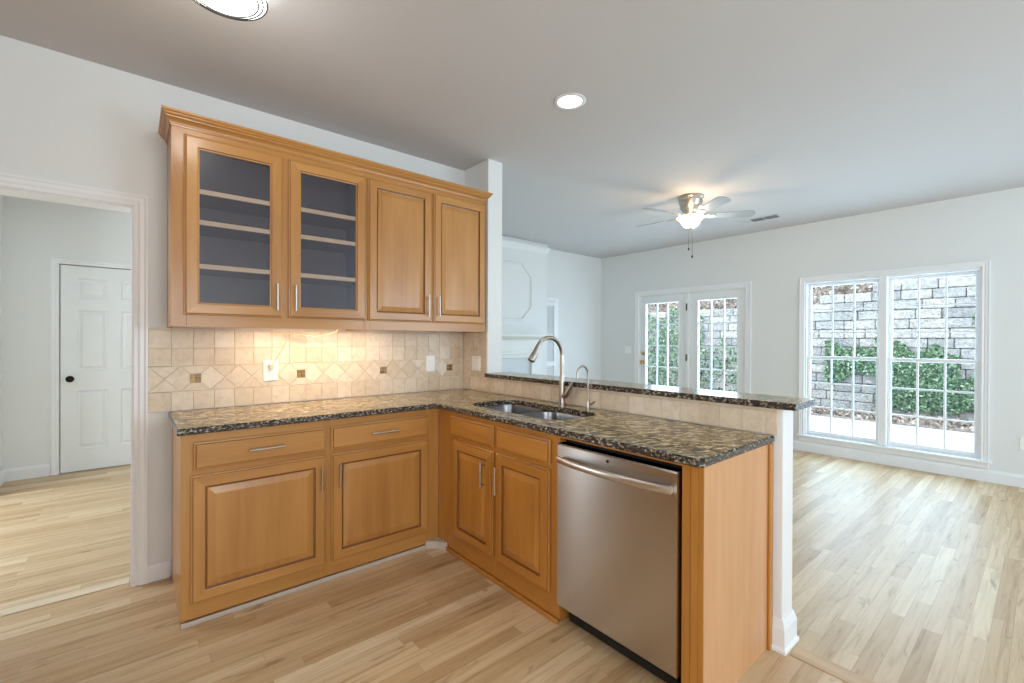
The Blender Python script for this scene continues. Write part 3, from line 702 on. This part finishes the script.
def backsplash(fn, a0, a1, z0, z1, x_ph, acc):
    b = MB()
    for (t0, t1) in ((z0, 1.030), (1.1725, 1.2735), (1.2735, min(z1, 1.375)), (1.375, z1)):
        if t1-t0 < .008: continue
        k = math.floor((a0-x_ph)/.1014)
        while x_ph+k*.1014 < a1:
            p = clip([(x_ph+k*.1014, t0), (x_ph+(k+1)*.1014, t0), (x_ph+(k+1)*.1014, t1), (x_ph+k*.1014, t1)], a0, a1); k += 1
            if p: tile_poly(b, fn, p)
    zc = 1.1012; hd = .0711; pitch = .1422
    c = acc - pitch/2
    k = math.floor((a0-c)/pitch)-1; accs = []
    while c+k*pitch-hd < a1:
        m = c+k*pitch; isL = (k % 4) == 0; isR = (k % 4) == 1   # accent sits on the junction left of k%4==1
        q = .0255
        top = [(m-hd, zc+hd), (m, zc+hd), (m-hd, zc)]; 
        dia = []
        L = (k % 4 == 1); Rr = (k % 4 == 0)
        s2 = q
        dia += [(m-hd+s2, zc-s2), (m-hd+s2, zc+s2)] if L else [(m-hd, zc)]
        dia += [(m, zc+hd)]
        dia += [(m+hd-s2, zc+s2), (m+hd-s2, zc-s2)] if Rr else [(m+hd, zc)]
        dia += [(m, zc-hd)]
        p = clip(dia, a0, a1)
        if p: tile_poly(b, fn, p)
        for sg in (1, -1):
            if Rr: tri = [(m, zc+sg*hd), (m+hd-s2, zc+sg*s2), (m+hd+s2, zc+sg*s2), (m+2*hd, zc+sg*hd)]
            else: tri = [(m, zc+sg*hd), (m+hd, zc), (m+2*hd, zc+sg*hd)]
            p = clip(tri, a0, a1)
            if p: tile_poly(b, fn, p)
        if Rr and a0 < m+hd < a1:
            for i in (0, 1):
                for j in (0, 1):
                    x_, z_ = m+hd-q+i*q, zc-q+j*q
                    tile_poly(b, fn, [(x_, z_), (x_+q, z_), (x_+q, z_+q), (x_, z_+q)], 1, .001, .007, .001)
        k += 1
    return b
bs = thing('tile_backsplash', (-1.03, 0, .92), 'beige travertine tile backsplash with brown mosaic accents on the cabinet wall', 'backsplash')
fA = lambda a, t, d: (a, -.0015-d, t)
backsplash(fA, -2.063, -.011, .9215, 1.388, -2.063, -1.85).build('tile_field', ['travertine', 'accent_mosaic'], bs)
MB().box(-2.063, -.0115, -.0042, -.0006, .9215, 1.388).build('grout_bed', 'grout', bs)
bs2 = thing('tile_backsplash', (0, -.17, .92), 'short beige tiled return on the wall end beside the upper cabinets', 'backsplash')
fB = lambda a, t, d: (-.0035-d, a, t)
b = MB()
k = 0
for (t0, t1) in ((.9215, 1.030), (1.030, 1.1725), (1.1725, 1.2735), (1.2735, 1.388)):
    for a1, a0 in ((-.010, -.112), (-.112, -.2235), (-.2235, -.333)):
        tile_poly(b, fB, [(a0, t0), (a1, t0), (a1, t1), (a0, t1)])
b.build('tile_field', 'travertine', bs2); MB().box(-.0062, -.0005, -.333, -.0085, .9215, 1.388).build('grout_bed', 'grout', bs2)
bs3 = thing('tile_backsplash', (0, -1.4, .92), 'single row of square beige tiles between peninsula worktop and raised bar', 'backsplash')
b = MB(); y = -.336
while y > -2.41:
    y2 = max(y-.1014, -2.412); tile_poly(b, fB, [(y2, .9215), (y, .9215), (y, 1.022), (y2, 1.022)]); y = y2
    if y < -2.411: break
b.build('tile_field', 'travertine', bs3); MB().box(-.0062, -.0005, -2.412, -.3355, .9215, 1.036).build('grout_bed', 'grout', bs3)
MB().box(-.0115, -.0064, -2.412, -.3365, 1.023, 1.036, .001).build('cap_strip', 'travertine', bs3)

# ------------------------------------------------------------------ upper cabinets
UZ0, UZ1 = 1.389, 2.415; YU = -.315; fu = lambda a, t, d: (a, YU-d, t)
def upper(x0, x1, label, doors, glassy):
    u = thing('wall_cabinet', ((x0+x1)/2, -.16, UZ0), label, 'cabinet')
    bot = UZ0+.016
    b = MB().box(x0, x0+.016, YU+.018, -.0095, UZ0, UZ1, mi=0).box(x1-.016, x1, YU+.018, -.0095, UZ0, UZ1, mi=0).box(x0+.016, x1-.016, YU+.018, -.0095, UZ1-.016, UZ1, mi=1).box(x0+.016, x1-.016, YU+.018, -.0095, bot, bot+.016, mi=1)
    b.build('body', ['maple_z', 'maple_x'], u)
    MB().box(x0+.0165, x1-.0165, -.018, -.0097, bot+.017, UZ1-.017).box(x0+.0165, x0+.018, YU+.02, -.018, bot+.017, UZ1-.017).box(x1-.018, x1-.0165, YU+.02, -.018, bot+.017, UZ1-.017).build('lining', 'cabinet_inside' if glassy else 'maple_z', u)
    xm = (doors[0][1]+doors[1][0])/2; mw = .05 if glassy else .03
    b = MB().box(x0, doors[0][0]+.012, YU, YU+.018, UZ0, UZ1, .001, mi=0).box(doors[1][1]-.012, x1, YU, YU+.018, UZ0, UZ1, .001, mi=0).box(xm-mw/2, xm+mw/2, YU, YU+.018, UZ0+.07, UZ1-.05, .001, mi=0)
    b.box(doors[0][0]+.012, doors[1][1]-.012, YU, YU+.018, UZ0, UZ0+.07, .001, mi=1).box(doors[0][0]+.012, doors[1][1]-.012, YU, YU+.018, UZ1-.05, UZ1, .001, mi=1)
    b.build('face_frame', ['maple_z', 'maple_x'], u)
    if glassy:
        for z in (2.094, 1.934, 1.706):
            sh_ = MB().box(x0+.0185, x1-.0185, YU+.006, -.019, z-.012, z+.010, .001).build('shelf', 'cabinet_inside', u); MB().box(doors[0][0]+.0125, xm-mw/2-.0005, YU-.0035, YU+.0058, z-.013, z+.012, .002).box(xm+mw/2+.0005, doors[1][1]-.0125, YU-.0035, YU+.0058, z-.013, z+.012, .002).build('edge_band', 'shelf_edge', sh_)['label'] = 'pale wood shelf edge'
    for i, (a0, a1) in enumerate(doors):
        rect = (a0, a1, 1.450, 2.372)
        if glassy:
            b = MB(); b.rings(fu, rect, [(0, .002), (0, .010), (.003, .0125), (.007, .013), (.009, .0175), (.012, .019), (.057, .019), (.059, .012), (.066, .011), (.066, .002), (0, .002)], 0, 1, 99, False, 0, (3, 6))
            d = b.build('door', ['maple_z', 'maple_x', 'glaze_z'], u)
            MB().box(a0+.062, a1-.062, YU-.0085, YU-.0045, 1.512, 2.31).build('glass_pane', 'smoked_glass', d)
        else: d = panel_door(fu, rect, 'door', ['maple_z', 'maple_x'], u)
        handle(fu, a1-.033 if i == 0 else a0+.033, 1.566, .15, True, d)
    return u
upper(-1.980, -.973, 'maple wall cabinet with two smoked glass doors and inner shelves', ((-1.928, -1.467), (-1.436, -.977)), True)
upper(-.9725, -.012, 'maple wall cabinet with two solid raised panel doors beside the wall end', ((-.962, -.497), (-.479, -.022)), False)
# crown moulding: swept around left end and front
cp = [(0, 2.402), (.006, 2.402), (.007, 2.411), (.012, 2.411), (.014, 2.418), (.022, 2.426), (.036, 2.434), (.040, 2.434), (.041, 2.440), (.047, 2.442), (.055, 2.448), (.055, 2.453), (.062, 2.455), (.066, 2.461), (.066, 2.468), (0, 2.468)]
rows = []
for k in range(4):
    rows.append([[(-1.978-p*.8, -.0005, z), (-1.978-p*.8, YU-p, z), (.045-.066+p*.75, YU-p, z), (.045-.066+p*.75, YU+.0, z)][k] for p, z in [(q_*.8, zz_) for q_, zz_ in cp]])
b = MB().grid(rows[:3], True, (True, True), smooth=False)
tag(b.build('crown_moulding', 'maple_x'), 'stepped maple crown moulding along the top of the wall cabinets', 'moulding')

# ------------------------------------------------------------------ pantry cabinets left of the camera's view
pc = thing('pantry_cabinet', (-3.55, -1.3, 0), 'tall maple pantry cabinet with eight raised panel doors, opposite the dishwasher', 'cabinet')
MB().box(-3.90, -3.27, -2.45, -.12, .0, 2.3, .002).build('body', ['maple_z'], pc)
fpc = lambda a, t, d: (-3.27+d, a, t)
for a0, a1 in ((-2.42, -1.31), (-1.27, -.16)):
    for t0, t1 in ((.12, 1.28), (1.32, 2.26)):
        for b0, b1, hh in ((a0, (a0+a1)/2-.004, 1), ((a0+a1)/2+.004, a1, -1)):
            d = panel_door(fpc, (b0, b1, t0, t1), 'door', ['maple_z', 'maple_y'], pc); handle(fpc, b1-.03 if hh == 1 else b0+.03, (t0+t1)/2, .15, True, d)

# ------------------------------------------------------------------ plates on the tiles
def plate(fn, a, z, wd, ht, label, cat, style, name):
    r_ = thing(name, fn(a, z, 0), label, cat)
    b = MB(); b.rings(fn, (a-wd/2, a+wd/2, z-ht/2, z+ht/2), [(0, 0), (0, .003), (.003, .006), (.006, .0065)], 0, 0); b.build('cover_plate', 'plate_white', r_)
    n = 2 if style.endswith('2') else 1
    for i in range(n):
        c = a + (i-(n-1)/2)*.046
        if style.startswith('outlet'):
            for s in (-1, 1):
                o = MB(); rg = [[fn(c+.016*math.cos(t_), z+s*.024+.0135*math.sin(t_), d) for t_ in [2*math.pi*k/16 for k in range(16)]] for d in (.006, .0085)]
                o.grid(rg, smooth=False); o.build('socket', 'plate_white', r_)
                for q in (-1, 1): MB().prism([(c+q*.006-.001, z+s*.024-.004), (c+q*.006+.001, z+s*.024-.004), (c+q*.006+.001, z+s*.024+.005), (c+q*.006-.001, z+s*.024+.005)], fn, .0083, .0088).build('slot', 'black_plastic', r_)
        else:
            o = MB(); o.prism([(c-.016, z-.033), (c+.016, z-.033), (c+.016, z+.033), (c-.016, z+.033)], fn, .006, .009); o.build('rocker', 'plate_white', r_)
    return r_
fT = lambda a, t, d: (a, -.008-d, t)
plate(fT, -1.462, 1.130, .086, .132, 'white power outlet with a cord plugged in below the glass cabinet', 'outlet', 'outlet', 'power_outlet')
plate(fT, -.322, 1.139, .080, .128, 'white switch plate on the tile near the corner', 'switch', 'switch', 'wall_switch')
plate(lambda a, t, d: (-.010-d, a, t), -.194, 1.138, .118, .118, 'white double switch plate on the tiled wall end', 'switch', 'switch2', 'wall_switch')
plate(lambda a, t, d: (XE-d, a, t), 1.275, 1.17, .12, .115, 'white switch plate left of the french doors', 'switch', 'switch2', 'wall_switch')
plate(lambda a, t, d: (XE-d, a, t), -3.03, .40, .075, .12, 'white outlet low on the far wall right of the window', 'outlet', 'outlet', 'power_outlet')

cd = thing('light_cord', (-1.462, -.02, 1.15), 'cream cord hanging from the cabinet underside down into the outlet', 'cord')
MB().box(-1.476, -1.448, -.042, -.0165, 1.142, 1.170, .006, 2).build('plug', 'cable_cream', cd)
def bez(P, n=8):
    out = []; P = [Vector(p) for p in P]
    for i in range(len(P)-1):
        p0, p1, p2, p3 = P[max(i-1, 0)], P[i], P[i+1], P[min(i+2, len(P)-1)]
        for k in range(n): t_ = k/n; out.append(.5*((2*p1)+(-p0+p2)*t_+(2*p0-5*p1+4*p2-p3)*t_*t_+(-p0+3*p1-3*p2+p3)*t_**3))
    out.append(P[-1]); return out
MB().tube(bez([(-1.462, -.036, 1.165), (-1.44, -.045, 1.20), (-1.40, -.05, 1.27), (-1.375, -.06, 1.335), (-1.345, -.08, 1.362), (-1.27, -.1, 1.350), (-1.18, -.13, 1.352), (-1.12, -.16, 1.375), (-1.10, -.17, 1.392)]), .0032, 8).build('cable', 'cable_cream', cd)
MB().tube(bez([(-1.49, -.09, 1.392), (-1.43, -.08, 1.372), (-1.36, -.07, 1.352), (-1.33, -.06, 1.335), (-1.26, -.05, 1.315)]), .003, 8).build('cable', 'cable_cream', cd)
uc = thing('under_cabinet_light', (-1.18, -.17, 1.38), 'warm light bar fixed under the glass door wall cabinet', 'light')
MB().box(-1.62, -.80, -.27, -.21, 1.3985, 1.4045, .002).build('housing', 'plate_white', uc)
MB().box(-1.60, -.82, -.263, -.217, 1.3955, 1.3984).build('diffuser', 'bar_warm', uc)
area('under_cabinet_glow', (-1.20, -.24, 1.3945), (0, .12, -1), .78, .045, 6.0, (1, .73, .48))

# ------------------------------------------------------------------ ceiling fixtures
rl = thing('recessed_light', (-.148, -1.328, CEIL), 'round white recessed ceiling light above the peninsula', 'light')
MB().lathe([(.070, 0), (.092, 0), (.094, -.004), (.088, -.007), (.072, -.006), (.070, 0)], (-.148, -1.328, CEIL), 'z', 40, (False, False)).build('trim_ring', 'trim_white', rl)
MB().lathe([(.001, -.0045), (.071, -.0035), (.071, -.0005), (.001, -.0005)], (-.148, -1.328, CEIL), 'z', 40).build('lens', 'lamp_white', rl)
def point(name, loc, p, c, r=.05, spot=False):
    l = bpy.data.lights.new(name, 'SPOT' if spot else 'POINT'); l.energy = p; l.color = c; l.shadow_soft_size = r
    if spot: l.spot_size = R(120); l.spot_blend = .8
    o = bpy.data.objects.new(name, l); COL.objects.link(o); o.location = loc; return o
point('recessed_bulb', (-.148, -1.328, CEIL-.02), 16, (1, .93, .82), .06, True)
fm = thing('flush_mount_light', (-1.80, -1.115, CEIL), 'white glass flush ceiling light with dark rings at the top edge', 'light')
cx_, cy_ = -1.86, -1.125
prof = [(.150, 0), (.152, -.03), (.148, -.045)]
MB().lathe([(.02, 0), (.10, 0), (.10, -.02), (.02, -.02)], (cx_, cy_, CEIL), 'z', 40).build('ceiling_pan', 'dark_bronze', fm)
MB().lathe([(.140, -.012), (.146, -.03), (.1455, -.095), (.131, -.099), (.116, -.103), (.06, -.108), (.001, -.110)], (cx_, cy_, CEIL), 'z', 48, (True, True)).build('glass_shade', 'lamp_white', fm)
for r_, z_ in ((.1445, -.096), (.130, -.1005), (.114, -.105)):
    MB().tube([(cx_+r_*math.cos(2*math.pi*k/64), cy_+r_*math.sin(2*math.pi*k/64), CEIL+z_) for k in range(65)], .0032, 8, (False, False)).build('metal_ring', 'black_plastic', fm)
point('flush_bulb', (cx_, cy_, CEIL-.16), 5, (1, .93, .84), .08)

# fan
FX, FY2 = 2.068, -.888
fan = thing('ceiling_fan', (FX, FY2, CEIL), 'five blade ceiling fan with nickel motor and frosted bowl light', 'ceiling fan')
C0 = (FX, FY2, CEIL)
MB().lathe([(.02, 0), (.116, 0), (.122, -.010), (.118, -.020), (.108, -.026), (.107, -.045), (.113, -.052), (.110, -.062), (.100, -.080), (.095, -.100), (.099, -.106), (.090, -.122), (.076, -.14), (.072, -.165), (.02, -.165)], C0, 'z', 40).build('motor_housing', 'nickel', fan)
MB().lathe([(.02, -.165), (.058, -.165), (.060, -.19), (.072, -.196), (.02, -.198)], C0, 'z', 32).build('light_fitter', 'nickel', fan)
MB().lathe([(.05, -.200), (.120, -.200), (.130, -.206), (.128, -.212), (.110, -.224), (.096, -.242), (.084, -.268), (.066, -.290), (.04, -.303), (.012, -.308)], C0, 'z', 40).build('glass_bowl', 'lamp_warm', fan)
MB().lathe([(.001, -.306), (.018, -.306), (.020, -.314), (.010, -.322), (.007, -.332), (.001, -.334)], C0, 'z', 20).build('finial', 'dark_bronze', fan)
for dx, dl in ((-.012, .50), (.012, .575)):
    MB().tube([(FX+dx, FY2-dx, CEIL-.315), (FX+dx, FY2-dx, CEIL-dl)], .0016, 6).lathe([(.001, 0), (.006, -.004), (.008, -.016), (.005, -.026), (.001, -.028)], (FX+dx, FY2-dx, CEIL-dl), 'z', 12).build('pull_chain', 'dark_bronze', fan)
def fan_blade(ang):
    ca, sa = math.cos(ang), math.sin(ang); zb = CEIL-.192; tilt = R(-13)
    def T(r, s, h): return (FX+r*ca-s*math.cos(tilt)*sa, FY2+r*sa+s*math.cos(tilt)*ca, zb+h+s*math.sin(tilt))
    N = 18; outline = []
    for i in range(N+1):
        t_ = i/N; r = .17+.42*t_; wv = .045+.022*t_
        if t_ > .86: wv *= math.sqrt(max(0, 1-((t_-.86)/.145)**2))
        if t_ < .06: wv *= .7+.3*t_/.06
        outline.append((r, wv))
    b = MB(); rg = []
    for r, wv in outline: rg.append([T(r, -wv, -.003), T(r, wv, -.003), T(r, wv, .003), T(r, -wv, .003)])
    b.grid(rg, True, (True, True), smooth=False); bl = b.build('blade', 'blade_grey', fan)
    b = MB(); rg = [[T(r, -wv, -.010), T(r, wv, -.010), T(r, wv, -.0035), T(r, -wv, -.0035)] for r, wv in ((.075, .014), (.10, .011), (.14, .018), (.17, .036), (.21, .034), (.235, .010))]
    b.grid(rg, smooth=False); b.build('blade_bracket', 'nickel', bl)
for k in range(5): fan_blade(R(94+72*k))
point('fan_bulb', (FX, FY2, CEIL-.37), 9, (1, .80, .58), .09)
point('fan_uplight', (FX-.115, FY2-.07, CEIL-.14), 1.3, (1, .68, .42), .03)
point('fan_uplight', (FX+.10, FY2-.10, CEIL-.14), 1.0, (1, .68, .42), .03)

vt = thing('ceiling_vent', (3.43, -1.03, CEIL), 'white ceiling air vent with two dark louvre panels near the fan', 'vent')
b = MB(); b.rings(lambda a, t, d: (t, a, CEIL-d), (-1.22, -.76, 3.34, 3.50), [(0, 0), (.004, .006), (.022, .007), (.024, .002)], 0, 0, cap=True); b.build('frame', 'vent_white', vt)
for a0, a1 in ((-1.19, -1.06), (-1.045, -.915)):
    b = MB()
    for i in range(7): x_ = 3.372+i*.0165; b.prism([(x_, CEIL-.0025), (x_+.010, CEIL-.011), (x_+.012, CEIL-.010), (x_+.002, CEIL-.0021)], lambda p, z, d: (p, d, z), a0, a1)
    b.build('louvres', 'vent_grey', vt)

# ------------------------------------------------------------------ outdoors
struct(MB().box(XE+.15, 7.9, -8, 8, -.22, -.1).build('ground_patio', 'concrete'), 'white concrete path outside the windows', 'path')
struct(MB().box(7.9, 9.4, -8, 8, -.22, -.08).build('ground_bed', 'leaf_litter'), 'strip of leaf litter at the foot of the retaining wall', 'ground')
def wall_top(y): return min(2.66, max(2.12, 2.27-.17*y))
def stone_wall():
    b = MB(); rh = .186; z = -.1; r_ = 0
    while z < 2.75:
        y = -8 - (r_ % 2)*.2
        while y < 8:
            L = random.choice((.36, .45, .52)); yc = y+L/2
            top = wall_top(yc)
            if z+rh*.6 < top:
                x0 = 9.25+.002*r_+random.uniform(-.012, .012)
                r = bmesh.ops.create_cube(b.bm, size=1, matrix=Matrix.Translation((x0+.15, yc, z+rh/2)) @ Matrix.Diagonal((.3, L-.012, rh-.012, 1)))
                es = list({e for v in r['verts'] for e in v.link_edges})
                bmesh.ops.bevel(b.bm, geom=es, offset=.011, segments=1, affect='EDGES')
            y += L
        z += rh; r_ += 1
    b.box(9.36, 9.6, -8, 8, -.1, 2.05)
    return b.build('retaining_wall', 'split_stone')
tag(stone_wall(), 'rough grey split block retaining wall outside the windows', 'wall')
b = MB(); N = 24
rg = []
for i in range(N+1):
    y = -8+16*i/N; t0 = wall_top(y)
    rg.append([(9.60, y, t0-.18), (11, y, t0+1.0+random.uniform(-.08, .08)), (14, y, t0+2.6+random.uniform(-.2, .2)), (20, y, t0+5.0+random.uniform(-.2, .2))])
b.grid(rg, False, (False, False)); struct(b.build('ground_slope', 'leaf_litter'), 'leaf-strewn bank rising above the retaining wall', 'ground')

def leaves(name, mat, pts, size, label, cat, flat=.5):
    b = MB(); rnd = random.Random(5)
    for p in pts:
        s = size*rnd.uniform(.6, 1.3); n = Vector((-1+rnd.uniform(-flat, flat), rnd.uniform(-flat, flat), rnd.uniform(-flat, 1.2*flat))).normalized()
        u = n.orthogonal().normalized(); v = n.cross(u); a = rnd.uniform(0, 6.28); u, v = u*math.cos(a)+v*math.sin(a), v*math.cos(a)-u*math.sin(a); p = Vector(p)
        vs = [b.bm.verts.new(p+q) for q in (-u*s, -u*.3*s+v*.55*s, u*.5*s+v*.4*s+n*.1*s, u*s, u*.5*s-v*.4*s+n*.1*s, -u*.3*s-v*.55*s)]
        b.bm.faces.new(vs)
    return tag(b.build(name, mat), label, cat, kind='stuff')
rnd = random.Random(11)
def patch(n, y0, y1, z0, z1, shape=None):
    out = []
    while len(out) < n:
        y, z = rnd.uniform(y0, y1), rnd.uniform(z0, z1)
        if shape and not shape(y, z): continue
        out.append((9.215-abs(rnd.gauss(0, .05)), y, z))
    return out
wob = lambda y, k: .12*math.sin(y*5.3+k)+.08*math.sin(y*13.1+k*2)
ivy = patch(4200, -2.15, -.95, .02, 1.42, lambda y, z: z < 1.32-.55*max(0, -(y+1.55))+wob(y, 0) and z > .02)
ivy += patch(1500, -2.5, -2.0, .1, .75, lambda y, z: z < .6+wob(y, 1))
ivy += patch(2300, -.95, -.10, .45, 1.40, lambda y, z: z < 1.25+wob(y, 2)*.6 and z > .56-.25*(y+.5)+wob(y, 5)*.5)
ivy += patch(60, -2.55, -2.3, 1.6, 1.85)
leaves('ivy_patch', 'ivy_leaf', ivy, .027, 'green ivy climbing the stone wall seen through the double window', 'ivy')
ivy2 = patch(500, 1.3, 2.6, -.05, 1.9, lambda y, z: z < 1.2+wob(y, 3)) + patch(3600, 2.6, 5.6, -.05, 2.3, lambda y, z: z < 2.1+wob(y, 3))
leaves('ivy_hedge', 'ivy_leaf', ivy2, .036, 'dense ivy on the wall seen through the french doors', 'ivy')
dl = [(rnd.uniform(8.0, 9.1), rnd.uniform(-4, 3), -.07+abs(rnd.gauss(0, .01))) for _ in range(1500)]
for _ in range(3500):
    x = rnd.uniform(9.75, 11); y = rnd.uniform(-4, 5); t0 = wall_top(y); dl.append((x, y, t0-.16+(x-9.60)*.843+abs(rnd.gauss(0, .05))))
leaves('fallen_leaves', 'dry_leaf', dl, .05, 'dry brown leaves scattered along the bed and bank', 'leaves', 1.5)
